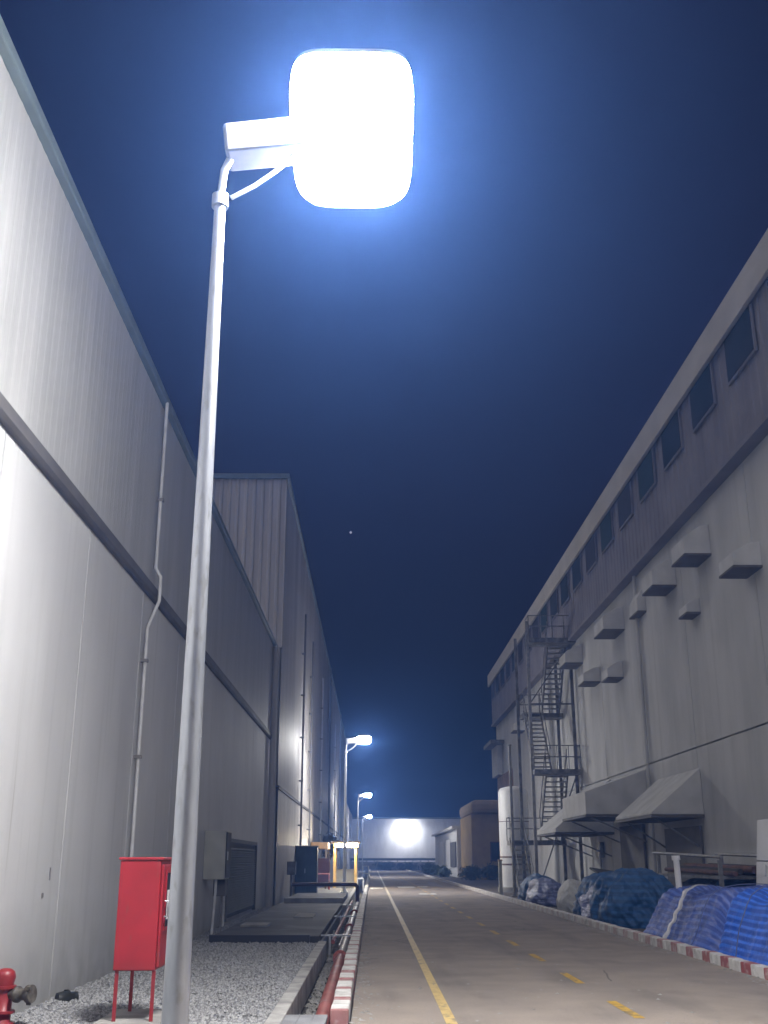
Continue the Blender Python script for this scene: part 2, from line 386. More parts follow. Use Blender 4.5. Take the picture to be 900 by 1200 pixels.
# add fine vertical ribs between joints
def ribbed_panels(a0,a1,pitch,first,rp,rd,gap=.03,gd=.035):
    js = []; a = first
    while a < a1: js.append(a); a += pitch
    p = [(a0,0)]; edges = [a0]+js+[a1]
    for e0,e1 in zip(edges[:-1],edges[1:]):
        a = e0+gap/2+.08; n = max(1,int((e1-e0-.2)/rp)); st = (e1-e0-gap-.16)/n
        p.append((e0+gap/2,0))
        for i in range(n):
            p += [(a+.5*st-.03,0),(a+.5*st-.02,-rd),(a+.5*st+.02,-rd),(a+.5*st+.03,0)]; a += st
        p += [(e1-gap/2,0),(e1-gap/2+.002,-gd),(e1+gap/2-.002,-gd)] if e1 < a1 else [(a1,0)]
    return p
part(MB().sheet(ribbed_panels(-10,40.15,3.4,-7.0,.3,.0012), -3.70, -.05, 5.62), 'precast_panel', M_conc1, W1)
part(MB().sheet(ribs(-10,40.15,.22,.0035), -3.66, 5.86, 8.98), 'cladding', M_clad1, W1)
lg = MB().prism([(-3.79,5.62),(-3.64,5.62),(-3.60,5.66),(-3.60,5.80),(-3.79,5.86)], -10, 40.12)
part(lg, 'ledge', M_ledge, W1, .008)
br = MB()
yb = -9.
while yb < 40: br.box(-3.68,-3.53,yb,yb+.05,5.50,5.63); yb += 1.7
part(MB().box(-3.84,-3.55,-10,40.1,8.99,9.14), 'gutter', M_gutter, W1, .02)
part(MB().box(-40,-3.86,-10,40.1,9.02,9.10), 'roof', M_roof, W1)
dp = part(MB().tube([(-3.56,16.95,9.0),(-3.56,16.95,6.05),(-3.47,16.95,5.9),(-3.47,16.95,5.5),(-3.63,16.95,5.05),(-3.63,16.95,-.05)], .028), 'downpipe', M_pipew, W1)
c = MB()
for z in (1.2,3.0,4.5): c.box(-3.70,-3.585,16.90,17.0,z,z+.05)
c.box(-3.60,-3.505,16.90,17.0,7.2,7.25)
each(c, 'pipe_clip', M_piped, W1, sub=dp)
# small stains / old fixing marks on the lower wall
sm = MB().box(-3.70,-3.694,12.95,12.99,1.28,1.42).box(-3.70,-3.69,12.72,12.77,1.1,1.15)
each(sm, 'fixing_mark', M_piped, W1)
lv = MB()
for i in range(26):
    z = .25+i*.062
    lv.marks.append((len(lv.v),len(lv.f)))
    lv.add([(-3.66,28.4,z),(-3.66,35.0,z),(-3.615,35.0,z-.035),(-3.615,28.4,z-.035)], [(0,1,2,3)])
lvr = part(MB().box(-3.70,-3.665,28.3,35.1,.1,1.95), 'louvre_panel', M_louv, W1)
each(lv, 'louvre_blade', M_louv, W1, sub=lvr)
f = MB().box(-3.70,-3.60,28.2,28.32,.05,2.0).box(-3.70,-3.60,35.0,35.12,.05,2.0).box(-3.70,-3.60,28.2,35.12,1.93,2.03)
part(f, 'louvre_frame', M_louv, W1, sub=lvr)
part(MB().tube([(-3.56,38.9,8.95),(-3.56,38.9,-.05)], .11, 12), 'drainpipe', M_clad2, W1)
each(MB().tube([(-3.6,27.6,1.9),(-3.6,27.6,-.05)], .03, 8), 'conduit', M_pipew, W1)

# ------------------------------------------------------------------ left tall warehouse
W2 = thing('tall_warehouse', (-3.5,90,0), 'taller pale ribbed warehouse rising behind the ledged one on the left', 'warehouse')
part(MB().box(-40,-3.52,40.3,140,-.3,16), 'wall', M_clad2, W2)
part(MB().sheet(ribs(40.22,140,.33,.010), -3.47, 4.08, 16), 'cladding', M_clad2, W2)
part(MB().sheet(ribbed_panels(40.22,140,6.5,46,.65,.01,.06,.04), -3.44, -.05, 3.98), 'lower_panel', M_clad2, W2)
part(MB().sheet(ribs(-39.9,-3.45,.33,.045), 40.24, 9.2, 16, '-y'), 'end_cladding', M_clad2, W2)
part(MB().box(-3.51,-3.395,40.15,140,3.97,4.09), 'ledge', M_ledge, W2)
part(MB().box(-40,-3.36,40.1,140.1,16.0,16.2), 'roof_trim', M_gutter, W2)
for yy,r,m_ in ((51.5,.05,M_piped),(58.4,.04,M_piped),(71,.05,M_pipew),(84,.07,M_piped),(97,.05,M_pipew),(112,.07,M_piped)):
    p_ = part(MB().tube([(-3.30,yy,15.9 if r > .06 else 13),(-3.30,yy,-.05)], r, 8), 'downpipe', m_, W2)
    c = MB()
    for z in range(1,13,2): c.box(-3.44,-3.24,yy-.08,yy+.08,z,z+.07)
    each(c, 'pipe_clip', M_piped, W2, sub=p_)

W3 = thing('low_warehouse', (-3.5,164,0), 'pale lower block at the far left end of the road', 'warehouse')
part(MB().box(-40,-3.5,140.3,188,-.3,8.5), 'wall', M_clad2, W3)
part(MB().sheet(ribs(140.3,188,.5,.05), -3.46, -.05, 8.5), 'cladding', M_clad2, W3)
part(MB().box(-40,-3.38,140.2,188,8.5,8.65), 'roof_trim', M_gutter, W3)

# ------------------------------------------------------------------ right building
R = thing('factory_building', (9.5,40,0), 'large grey concrete factory on the right with row of dark upper windows and awnings', 'factory')
XR = 9.5; YE = 83.
part(MB().box(9.62,45,-10,YE,-.3,11.3), 'wall', M_conc2, R, label='main block')
part(MB().sheet(ribbed_panels(-10,YE,6.2,.8,.62,.003,.05,.04), XR, -.05, 4.62, '-x'), 'lower_wall', M_conc2, R)
part(MB().sheet(ribbed_panels(-10,YE,6.2,.8,.62,.003,.05,.04), XR, 4.66, 11.30, '-x'), 'upper_wall', M_conc2, R)
part(MB().box(9.24,45,-10,YE,11.34,14.5), 'upper_storey', M_dark_band, R)
part(MB().sheet(ribs(-10,YE,.5,.03), 9.23, 11.36, 14.45, '-x'), 'upper_cladding', M_dark_band, R)
part(MB().box(9.12,9.5,-10,YE+.02,11.24,11.38), 'drip_ledge', M_dark_band, R, .01)
part(MB().box(9.0,9.12,-10,YE+.5,14.36,15.25), 'fascia', M_fascia, R, .02)
part(MB().box(9.125,46,-10,YE+.5,14.52,15.1), 'roof', M_roof, R)
yw = 23.2-3.18*3
while yw < 81:
    w_ = part(MB().box(9.13,9.19,yw-.22,yw+1.82,13.11,14.345), 'window', M_dark_band, R)
    part(MB().box(9.115,9.13,yw-.15,yw+1.75,13.18,14.33), 'pane', (M_window,M_window2,M_window,M_window3)[int(yw*7)%4], R, sub=w_)
    yw += 3.18
part(MB().box(9.45,9.50,74,82.9,0,7.4), 'brown_sheet', M_brick, R, label='red-brown wall panel at the far corner')
part(MB().box(8.5,9.55,78,83.1,9.5,9.75), 'ledge', M_steeldark, R)
# corner bay far end
part(MB().box(9.1,9.49,79.5,83.05,7.4,9.5), 'bay', M_conc2, R)
# ventilation hoods
def hood(y, z, w, d, h):
    hb = MB().prism([(XR-.004,z),(XR-d,z),(XR-d,z+h*.55),(XR-d*.35,z+h*.95),(XR-.004,z+h*1.0)], y-w/2, y+w/2)
    o = part(hb, 'vent_hood', M_hood, R, .01)
    part(MB().box(XR-d-.02,XR-.003,y-w/2-.02,y+w/2+.02,z-.06,z-.004), 'louvre', M_ledge, R, sub=o)
for a in ((29.4,9.7,1.3,.75,.85),(33,9.7,1.3,.75,.85),(40.4,9.8,1.7,.8,.85),(48.6,10.0,1.5,.8,.8),(25.6,8.35,1.1,.7,.6),(30.6,8.35,.8,.4,.4),
          (36.8,9.75,1.2,.3,.8),(40.8,8.1,1.1,.6,.6),(45,8.6,1.2,.7,.6),(62,9.2,1.4,.7,.7),(68,9.2,1.4,.7,.7)): hood(*a)
for zz,yy in ((0,37.2),(0,20.6)):
    part(MB().tube([(XR-.10,yy,11.3),(XR-.10,yy,0)], .06, 8), 'downpipe', M_conc2, R)
# canopies over the openings
def canopy(y0,y1,zt,zb,zf,d,label=None):
    o = part(MB().prism([(XR-.004,zb),(XR-d,zb),(XR-d,zf),(XR-.004,zt)], y0, y1), 'canopy', M_hood, R, .015, label)
    part(MB().box(XR-d-.03,XR-.003,y0-.03,y1+.03,zb-.09,zb-.004), 'canopy_edge', M_ledge, R, sub=o)
def strut(y, d, zb):
    part(MB().tube([(XR-.02,y,zb-.9),(XR-d+.25,y,zb-.1)], .03, 6), 'canopy_strut', M_steelmid, R)
for y_,d_s,z_s in ((32.2,1.5,2.75),(35.8,1.5,2.75),(38.4,2.15,3.0),(42.2,2.15,3.0),(44.2,2.3,2.55),(48.0,2.3,2.55)): strut(y_,d_s,z_s)
canopy(31.6,36.4,4.05,2.75,2.82,1.5)
canopy(38.0,42.6,4.5,3.0,3.75,2.15)
canopy(43.6,48.6,4.6,2.55,2.7,2.3)
part(MB().box(9.40,9.49,38.6,42.2,0,2.7), 'shutter_door', M_ledge, R)
part(MB().box(9.42,9.49,31.9,35.8,0,2.45), 'shutter_door', M_ledge, R)
part(MB().box(9.30,9.48,45.6,46.3,1.6,2.2).tube([(9.38,45.9,1.6),(9.38,45.9,.6),(9.2,45.9,.5)],.04,8), 'meter_box', M_steelmid, R, .01)
# wall ducts by the stairs
part(MB().tube([(9.3,56.5,11.2),(9.3,56.5,.1)], .15, 10), 'duct', M_conc2, R)

# ------------------------------------------------------------------ fire escape
S = thing('outdoor_staircase', (8.3,51.5,.03), 'dark steel zigzag outdoor staircase against the right building', 'staircase')
for (x,y,h) in ((7.3,49.8,12.3),(9.3,49.8,12.3),(7.3,54.0,12.3),(9.3,54.0,12.3)):
    part(MB().box(x-.07,x+.07,y-.07,y+.07,0,h), 'post', M_steelmid if y < 50 and x < 8 else M_steeldark, S)
def landing(x0,x1,y0,y1,z,open_side):
    o = part(MB().box(x0,x1,y0,y1,z-.22,z), 'landing', M_steeldark, S)
    g = MB()
    for zz in (.55,1.05):
        g.tube([(x0,y0,z+zz),(x1,y0,z+zz)] if open_side == 'far' else [(x0,y1,z+zz),(x1,y1,z+zz)], .025, 6)
        g.tube([(x0,y0,z+zz),(x0,y1,z+zz)], .025, 6).tube([(x1,y0,z+zz),(x1,y1,z+zz)], .025, 6)
    ye = y0 if open_side == 'far' else y1
    for t in (0,.25,.5,.75,1): g.tube([(x0+(x1-x0)*t,ye,z),(x0+(x1-x0)*t,ye,z+1.05)], .02, 6)
    part(g, 'railing', M_steeldark, S, sub=o)
def flight(x0,x1,y0,z0,y1,z1,n=14):
    st = MB()
    for i in range(n):
        t = (i+.5)/n; y = y0+(y1-y0)*t; z = z0+(z1-z0)*(i+1)/n
        st.box(x0+.031,x1-.031,y-.13,y+.13,z-.05,z)
    g = MB()
    for x in (x0,x1):
        g.add([(x-.03,y0,z0-.15),(x+.03,y0,z0-.15),(x+.03,y0,z0+.12),(x-.03,y0,z0+.12),
               (x-.03,y1,z1-.15),(x+.03,y1,z1-.15),(x+.03,y1,z1+.12),(x-.03,y1,z1+.12)],
              [(0,1,2,3),(7,6,5,4),(0,4,5,1),(2,6,7,3),(0,3,7,4),(1,5,6,2)])
    o = part(g, 'flight', M_steeldark, S)
    each(st, 'tread', M_steelmid, S, sub=o)
    h = MB()
    for x in (x0,x1):
        h.tube([(x,y0,z0+1.0),(x,y1,z1+1.0)], .022, 6)
        for t in (.1,.4,.7,.95): h.tube([(x,y0+(y1-y0)*t,z0+(z1-z0)*t),(x,y0+(y1-y0)*t,z0+(z1-z0)*t+1.)], .016, 6)
    part(h, 'handrail', M_steeldark, S, sub=o)
flight(6.55,7.2,50.0,.03,53.0,2.4,11)
landing(6.55,9.25,53.0,54.1,2.4,'near')
flight(8.0,9.0,53.0,2.4,50.3,5.4)
landing(7.3,9.4,49.2,50.3,5.4,'far')
flight(7.45,8.25,50.3,5.4,53.0,8.4)
landing(7.4,9.4,53.0,54.1,8.4,'near')
flight(8.35,9.2,53.0,8.4,50.3,11.4)
landing(7.3,9.5,49.2,50.3,11.4,'far')
br = MB().tube([(7.3,49.8,8.4),(9.3,49.8,11.2)],.03,6).tube([(7.3,49.8,.1),(9.3,49.8,5.2)],.03,6).tube([(7.3,49.8,8.4),(9.3,49.8,8.4)],.04,6)
part(br, 'brace', M_steeldark, S)

# vent pole, tank
P = thing('slim_steel_pole', (6.06,48,.03), 'slim bare steel pole in front of the white tank', 'pole')
part(MB().tube([(6.06,48,.03),(6.06,48,6.3)], [.075,.055], 10), 'shaft', M_steelmid, P)
part(MB().box(5.9,6.22,47.84,48.16,.03,.07), 'base_plate', M_steelmid, P)
part(MB().tube([(6.06,48,6.3),(6.06,48,6.36)], .09, 10), 'cap', M_steelmid, P)
T = thing('storage_tank', (7.05,55.2,.03), 'tall white cylindrical tank with thin red-brown bands beside the stairs', 'tank')
part(MB().tube([(7.05,55.2,.25),(7.05,55.2,4.75),(7.05,55.2,4.93),(7.05,55.2,5.02)], [.74,.74,.62,.25], 36), 'shell', M_tank, T)
each(MB().tube([(7.05,55.2,1.28),(7.05,55.2,1.34)], .757, 36).tube([(7.05,55.2,1.62),(7.05,55.2,1.68)], .757, 36).tube([(7.05,55.2,3.3),(7.05,55.2,3.33)], .75, 36), 'band', M_rust, T)
part(MB().tube([(7.05,55.2,0.03),(7.05,55.2,.25)], .9, 30), 'plinth', M_concrete, T)
B = thing('marker_post', (5.75,50.5,.03), 'short pale yellowish post on the right kerb before the white tank', 'post')
part(MB().box(5.68,5.84,50.4,50.56,.03,1.45), 'shaft', M_boxcream, B, .02)
part(MB().box(5.66,5.86,50.38,50.58,1.45,1.53), 'cap', M_tan, B, .02)

# ------------------------------------------------------------------ far right buildings
Bn = thing('brown_building', (12,95,0), 'low brown building with rounded tan canopy beyond the factory', 'building')
part(MB().box(7.95,40,89,100,-.3,5.0), 'wall', M_brown, Bn)
can = MB().box(7.0+.9,40,88.2,100.5,5.05,6.1)
part(can, 'canopy', M_tan, Bn, .35)
for x in (9.4,11.6):
    w_ = part(MB().box(x,x+1.2,88.93,88.99,1.4,2.9), 'window', M_rust, Bn)
    part(MB().box(x+.08,x+1.12,88.91,88.928,1.48,2.82), 'pane', M_window, Bn, sub=w_)
part(MB().box(13.6,14.7,88.9,88.99,0,2.3), 'door', M_steeldark, Bn)
Sh = thing('white_shed', (7.6,117,0), 'white shed with roller shutter facing the road at its far right', 'shed')
part(MB().box(7.62,24,100.2,135,-.3,4.2), 'wall', M_white, Sh)
sh_ = MB(); p = []
part(MB().sheet(ribs(108,114.5,.12,.02), 7.56, 0, 3.4, '-x'), 'roller_shutter', M_white, Sh)
part(MB().sheet(ribs(118,126,.12,.02), 7.56, 0, 3.4, '-x'), 'roller_shutter', M_white, Sh)
part(MB().box(7.2,24.2,100.3,135.2,4.2,4.45), 'roof', M_white, Sh, .03)
part(MB().box(7.5,7.60,101,107.6,.9,3.1), 'side_panel', M_ledge, Sh)
Fb = thing('far_hall', (10,191,0), 'wide white hall closing the end of the road with floodlit wall', 'building')
part(MB().box(-20,57,190.2,215,-.3,8.2), 'wall', M_white, Fb)
part(MB().sheet(panels(-20,57,9,.12,.08), 190.12, 0, 8.2, '-y'), 'facade', M_white, Fb)
part(MB().box(-20,57.2,189.8,215.2,8.2,8.5), 'roof_trim', M_gutter, Fb)
Fl = thing('wall_floodlight', (5.8,190.0,7.6), 'blazing white floodlight washing the far hall wall at the end of the road', 'floodlight')
part(MB().box(5.0,6.6,188.6,189.5,7.52,7.72), 'housing', M_lampbody, Fl)
part(MB().box(5.05,6.55,188.62,189.48,7.36,7.515), 'lens', M_flood, Fl)
part(MB().tube([(5.8,189.4,7.62),(5.8,190.15,7.62)], .06, 8), 'bracket', M_lampbody, Fl)
Fn = thing('boundary_fence', (4,175,0), 'low grey boundary wall with dark top rail in front of the far hall', 'fence')
part(MB().box(-3.4,22,174.9,175.1,-.3,1.25), 'wall', M_lowwall, Fn)
part(MB().box(-3.4,22,174.85,175.15,1.45,1.8), 'rail', M_rail, Fn)
g = MB(); x = -3.3
while x < 22: g.box(x,x+.12,174.93,175.07,1.2,1.5); x += 1.2
each(g, 'baluster', M_rail, Fn)

# ------------------------------------------------------------------ street lamps
def street_lamp(lens):
    r = thing('street_lamp', (-1.29,7.7,0), '', 'street lamp', 'street lamps along the left edge of the road')
    zt = 6.75
    p = MB().tube([(0,0,-.05),(0,0,zt)], [.092,.046], 28); o = p.build('pole', M_galv, r)
    MB().box(-.18,.18,-.18,.18,-.02,.015).build('base_plate', M_galv, r, .004)
    for v0 in range(4):
        sx, sy = (-.13,.13)[v0//2], (-.13,.13)[v0%2]
        MB().tube([(sx,sy,.015),(sx,sy,.06)], .017, 6).build('bolt', M_galv, r)
    MB().tube([(0,0,zt-.06),(0,0,zt+.05)], [.07,.07], 20).build('collar', M_galv, r)
    MB().tube([(0,0,zt+.04),(.02,0,7.05),(.10,0,7.25)], [.032,.032,.034], 14).build('upper_tube', M_galv, r)
    R_ = Matrix.Rotation(math.radians(-7), 3, 'Y')
    MB().box(.02,.72,-.16,.16,7.18,7.46, rot=R_).build('arm_box', M_lampbody, r, .03)
    MB().tube([(.09,0,6.78),(.28,0,6.9),(.46,0,7.05),(.60,0,7.20)], .02, 8).build('brace', M_galv, r)
    # head: housing on a tilting joint, with a dropped lens enlarged to the shape of its glare; its own origin sits at the joint
    def loft(levels):
        mb = MB(); vs = []; n_ = 32
        for (hx,hy,ex,z) in levels:
            for k_ in range(n_):
                a_ = 2*PI*(k_+.5)/n_; c_, s_ = math.cos(a_), math.sin(a_)
                vs.append((hx*math.copysign(abs(c_)**(2/ex), c_), hy*math.copysign(abs(s_)**(2/ex), s_), z))
        m = len(levels)
        fs = [(i*32+k,i*32+(k+1)%32,(i+1)*32+(k+1)%32,(i+1)*32+k) for i in range(m-1) for k in range(32)]
        fs += [tuple(range(31,-1,-1)), tuple(range((m-1)*32,m*32))]
        return mb.add(vs, fs)
    h = loft([(.50,.665,6,0),(.50,.665,6,.09),(.43,.60,6,.15)]).build('housing', M_lampbody, r, .01)
    h.location = (1.10,0,7.48); h.rotation_euler = (math.radians(-22),0,0)
    for i in range(9):
        x = -.36+i*.09
        MB().box(x-.008,x+.008,-.52,.52,.14,.21).build('fin', M_lampbody, h)
    loft([(.505,.675,6,-.006),(.515,.69,5,-.10),(.48,.65,4.5,-.20),(.40,.54,4,-.27),(.24,.33,3,-.31)]).build('lens', lens, h)
    return r
lampA = street_lamp(M_lens)
lampA['label'] = 'nearest and tallest street lamp, galvanised pole crossing the picture, lamp blazing white'
labs = ['small lit street lamp, second along the left side, largest of the distant ones',
        'third street lamp along the left side, middle one of the distant lit lamps',
        'farthest and lowest lit street lamp, over the end of the left side']
for i,yy in enumerate((55.6,104.5,157)):
    c_ = lampA.copy(); COL.objects.link(c_); c_.location = (-1.36,yy,0); c_['label'] = labs[i]
    for ch in list(lampA.children):
        d = ch.copy(); COL.objects.link(d); d.parent = c_
        if ch.name.startswith('housing'): d.rotation_euler = (math.radians(-6),0,0); d.scale = (.68,.62,.8); d.location = (.92,0,7.44)
        for g in ch.children:
            e = g.copy(); COL.objects.link(e); e.parent = d
            if g.name.startswith('lens'):
                e.material_slots[0].link = 'OBJECT'; e.material_slots[0].material = M_lensfar

# ------------------------------------------------------------------ red hose cabinet
C_ = thing('fire_hose_cabinet', (-2.25,11.4,0), 'tall red fire hose cabinet on four thin legs by the near lamp', 'cabinet')
x0,x1,y0,y1,z0,z1 = -2.46,-2.04,11.0,11.78,.50,1.50
part(MB().box(x0,x1-.02,y0,y1,z0,z1), 'body', M_red, C_, .012)
part(MB().box(x0-.012,x1+.004,y0-.012,y1+.012,z1+.002,z1+.028), 'lid', M_red, C_, .006)
d_ = part(MB().box(x1-.018,x1+.008,y0+.03,y1-.03,z0+.03,z1-.04), 'door', M_red, C_, .006)
part(MB().box(x1+.009,x1+.016,y0+.16,y1-.16,z0+.38,z1-.12), 'glass', M_window, C_, sub=d_)
f = MB().box(x1+.009,x1+.022,y0+.13,y0+.16,z0+.35,z1-.09).box(x1+.009,x1+.022,y1-.16,y1-.13,z0+.35,z1-.09)
f.box(x1+.009,x1+.022,y0+.16,y1-.16,z0+.35,z0+.38).box(x1+.009,x1+.022,y0+.16,y1-.16,z1-.12,z1-.09)
part(f, 'glass_frame', M_red, C_, sub=d_)
part(MB().box(x1+.017,x1+.022,y0+.22,y0+.36,z0+.45,z1-.28), 'notice', M_white, C_, sub=d_)
part(MB().tube([(x1+.02,y0+.09,.98),(x1+.055,y0+.09,.98),(x1+.055,y0+.09,1.12),(x1+.02,y0+.09,1.12)], .009, 8), 'handle', M_galv, C_, sub=d_)
for hz in (.62,1.36): part(MB().tube([(x1+.012,y1-.025,hz),(x1+.012,y1-.025,hz+.08)], .011, 8), 'hinge', M_galv, C_, sub=d_)
for (lx_,ly_) in ((x0+.02,y0+.02),(x1-.05,y0+.02),(x0+.02,y1-.05),(x1-.05,y1-.05)):
    part(MB().box(lx_,lx_+.035,ly_,ly_+.006,.06,z0+.002).box(lx_,lx_+.006,ly_+.0061,ly_+.035,.06,z0+.002), 'leg', M_red, C_)
    # each leg angle iron with foot plate
part(MB().box(-2.6,-1.9,10.85,11.95,-.05,.06), 'plinth', M_concrete, C_, .015)

# hydrant
H = thing('fire_hydrant', (-3.47,11.3,-.03), 'red domed fire hydrant with a brown side outlet by the left wall', 'hydrant')
hx,hy = -3.56,11.3
part(MB().tube([(hx,hy,-.05),(hx,hy,.02),(hx,hy,.021),(hx,hy,.36),(hx,hy,.42),(hx,hy,.47),(hx,hy,.495),(hx,hy,.50)], [.13,.13,.085,.085,.10,.085,.05,.01], 24), 'barrel', M_red, H)
each(MB().tube([(hx,hy,.10),(hx,hy,.125)], .12, 20).tube([(hx,hy,.32),(hx,hy,.345)], .112, 20), 'flange', M_red, H)
o = part(MB().tube([(hx+.06,hy-.02,.27),(hx+.13,hy-.04,.27),(hx+.131,hy-.04,.27),(hx+.16,hy-.05,.27),(hx+.161,hy-.05,.27),(hx+.25,hy-.07,.275),(hx+.251,hy-.07,.275),(hx+.30,hy-.085,.28)],
                   [.045,.045,.075,.075,.055,.055,.082,.082], 16), 'outlet', M_cast, H)
lug = MB()
for a in range(3):
    an = a*2*PI/3+.4; yy_ = hy-.08+math.cos(an)*.085; zz_ = .28+math.sin(an)*.085
    lug.box(hx+.255,hx+.295,yy_-.015,yy_+.015,zz_-.015,zz_+.015)
each(lug, 'coupling_lug', M_cast, H, sub=o)
# black lump
K = thing('black_valve_cap', (-3.45,13.3,0), 'small black round cap lying on gravel at the foot of the left wall', 'cap')
part(MB().tube([(-3.55,13.2,.0),(-3.44,13.28,.015),(-3.439,13.28,.015),(-3.36,13.33,.02)], [.075,.085,.06,.055], 16), 'body', M_black, K)
part(MB().tube([(-3.47,13.26,.07),(-3.47,13.26,.10)], .03, 8), 'knob', M_black, K)

# electric box on wall
E = thing('electrical_box', (-3.6,24.9,1.1), 'cream electrical box fixed to the left wall behind the near lamp pole', 'electrical box')
part(MB().box(-3.69,-3.22,24.6,25.4,1.10,2.12), 'body', M_boxcream, E, .01)
d_ = part(MB().box(-3.218,-3.195,24.63,25.37,1.13,2.09), 'door', M_clutter, E, .004)
part(MB().box(-3.193,-3.17,24.7,24.74,1.5,1.68), 'handle', M_galv, E, sub=d_)
part(MB().tube([(-3.42,24.75,1.1),(-3.42,24.75,.85),(-3.46,24.75,-.03)], .03, 8), 'conduit', M_pipew, E)
part(MB().box(-3.5,-3.24,24.95,25.25,.75,1.095), 'gland_box', M_ledge, E, .01)
part(MB().tube([(-3.32,25.1,.76),(-3.32,25.1,-.03)], .02, 8), 'conduit', M_piped, E)
E2 = thing('meter_box', (-3.3,44.3,1.0), 'small dark box on a post near the drainpipe at the wall corner', 'electrical box')
part(MB().box(-3.35,-3.0,44.2,44.5,.95,1.45), 'body', M_steeldark, E2, .01)
part(MB().box(-3.22,-3.14,44.3,44.38,-.03,.949), 'post', M_steeldark, E2)

# raised slabs
G = thing('raised_slab', (-2.1,30,0), 'wide low sooty slab with black front edge on the gravel, nearest one', 'slab', 'raised slabs on the gravel')
part(MB().box(-3.12,-1.02,22.2,38.6,-.05,.10), 'slab', M_slab, G, .01)
part(MB().box(-3.14,-1.2,22.13,22.199,-.04,.125), 'edge', M_blackedge, G, .006)
each(MB().box(-2.9,-2.3,25.2,26.1,.101,.15).box(-2.0,-1.5,29,31,.101,.13), 'patch', M_concrete, G, .01)
G2 = thing('raised_slab', (-2.1,45,0), 'second low dark slab on the gravel before the teal cabinet', 'slab', 'raised slabs on the gravel')
part(MB().box(-3.2,-1.05,41.5,48.8,-.05,.16), 'slab', M_slab, G2, .01)
part(MB().box(-3.22,-1.04,41.42,41.495,-.04,.18), 'edge', M_concrete, G2)

# trench pipes
Pp = thing('trench_pipe', (-.6,20,-.2), 'thick red-oxide pipe running in the trench beside the left kerb', 'pipe')
part(MB().tube([(-.53,11.2,-.13),(-.55,20.2,-.13)], .085, 20), 'pipe_run', M_redpipe, Pp)
part(MB().tube([(-.55,20.25,-.13),(-.57,44.8,-.13)], .08, 16), 'pipe_run', M_palepipe, Pp, label='far length of the pipe, coloured paler for the lamplight on it')  # lamplight on this length is painted as a paler pipe colour
fl = MB()
for yy in (20.2,28.5,36.5): fl.tube([(-.555,yy,-.13),(-.555,yy+.05,-.13)], .13, 16)
each(fl, 'flange', M_redpipe, Pp)
part(MB().tube([(-.57,44.8,-.13),(-.58,45.1,-.08),(-.58,45.2,.1),(-.58,45.2,.48),(-.66,45.2,.57),(-.85,45.2,.58),(-3.2,45.2,.58)], .075, 12), 'riser', M_darkred, Pp)
P2 = thing('thin_trench_pipe', (-.75,30,-.1), 'thin pale pipe beside the thick red one in the far trench', 'pipe')
part(MB().tube([(-.76,22.4,-.02),(-.76,22.7,.0),(-.76,44,.0)], .038, 10), 'pipe_run', M_redpipe, P2)
part(MB().tube([(-.68,24,-.22),(-.68,44,-.22)], .03, 8), 'pipe_run', M_palepipe, P2)
for i,yy in enumerate((22.9,30.5,38.0)):
    q = thing('pipe_bracket', (-.7,yy,0), ['pale crossbar bracket over the trench at the near slab corner','pipe bracket over the trench halfway along the dark slab','pipe bracket over the trench near the far edge of the dark slab'][i], 'bracket', 'brackets over the pipe trench')
    part(MB().box(-1.06,-.42,yy,yy+.05,.055,.085), 'crossbar', M_galv, q)
    part(MB().box(-.86,-.82,yy,yy+.05,-.3,.054), 'upright', M_galv, q)
    part(MB().tube([(-.76,yy+.025,.086),(-.76,yy+.025,.16)], .02, 8), 'bolt', M_galv, q)
# cover plates over the near trench
for i,(yy,yl) in enumerate(((9.9,10.8),(10.82,11.72))):
    q = part_ = MB().box(-.86,-.44,yy,yl,-.02,.03)
    for xx in (-.72,-.58): q.box(xx-.006,xx+.006,yy+.01,yl-.01,.0301,.04)
    o = q.build('trench_cover', M_steelplate, None, .004)
    tag(o, ['grey steel trench cover at the very bottom edge of the photo','grey ribbed trench cover where the red pipe comes out'][i], 'trench cover', 'trench covers')

# teal cabinet
C2 = thing('switchgear_cabinet', (-3,50.4,0), 'dark teal upright switchgear cabinet standing by the left wall', 'cabinet')
part(MB().box(-3.42,-2.45,50.0,51.0,0,2.06), 'body', M_green, C2, .02)
part(MB().box(-3.46,-2.41,49.95,51.05,2.062,2.12), 'roof', M_piped, C2, .01)
d_ = each(MB().box(-3.38,-2.95,49.97,49.999,.12,1.98).box(-2.93,-2.49,49.97,49.999,.12,1.98), 'door', M_green, C2, .005)[0]
part(MB().box(-2.99,-2.97,49.93,49.968,.95,1.15), 'handle', M_galv, C2, sub=d_)
part(MB().box(-3.44,-2.43,49.9,51.1,-.03,-.001), 'plinth', M_concrete, C2)

# lit kiosk
Q = thing('kiosk', (-2.1,66,0), 'small yellow-lit shelter with glowing canopy edge beside the left wall', 'kiosk')
for (x,y) in ((-2.15,64.4),(-.95,64.4),(-2.15,66.6),(-.95,66.6)):
    part(MB().box(x-.07,x+.07,y-.07,y+.07,0,2.2), 'post', M_ypost, Q)
part(MB().box(-2.4,-.7,64.1,66.9,2.42,2.55), 'roof', M_tan, Q, .02)
part(MB().box(-2.2,-.8,64.22,66.7,2.2,2.41), 'canopy_beam', M_ypost, Q)
part(MB().box(-2.05,-.85,64.10,64.21,2.24,2.38), 'light', M_tube, Q)
part(MB().box(-2.1,-1.0,66.5,66.56,.0,1.0), 'back_panel', M_boxcream, Q)
Q2 = thing('pump_shelter', (-2.9,66,0), 'orange-tan roofed shelter between the teal cabinet and lit kiosk', 'shelter')
part(MB().box(-3.4,-2.45,62,66,2.1,2.45), 'roof', mat('orange_tan',(.55,.32,.12),.6,nscale=3), Q2, .02)
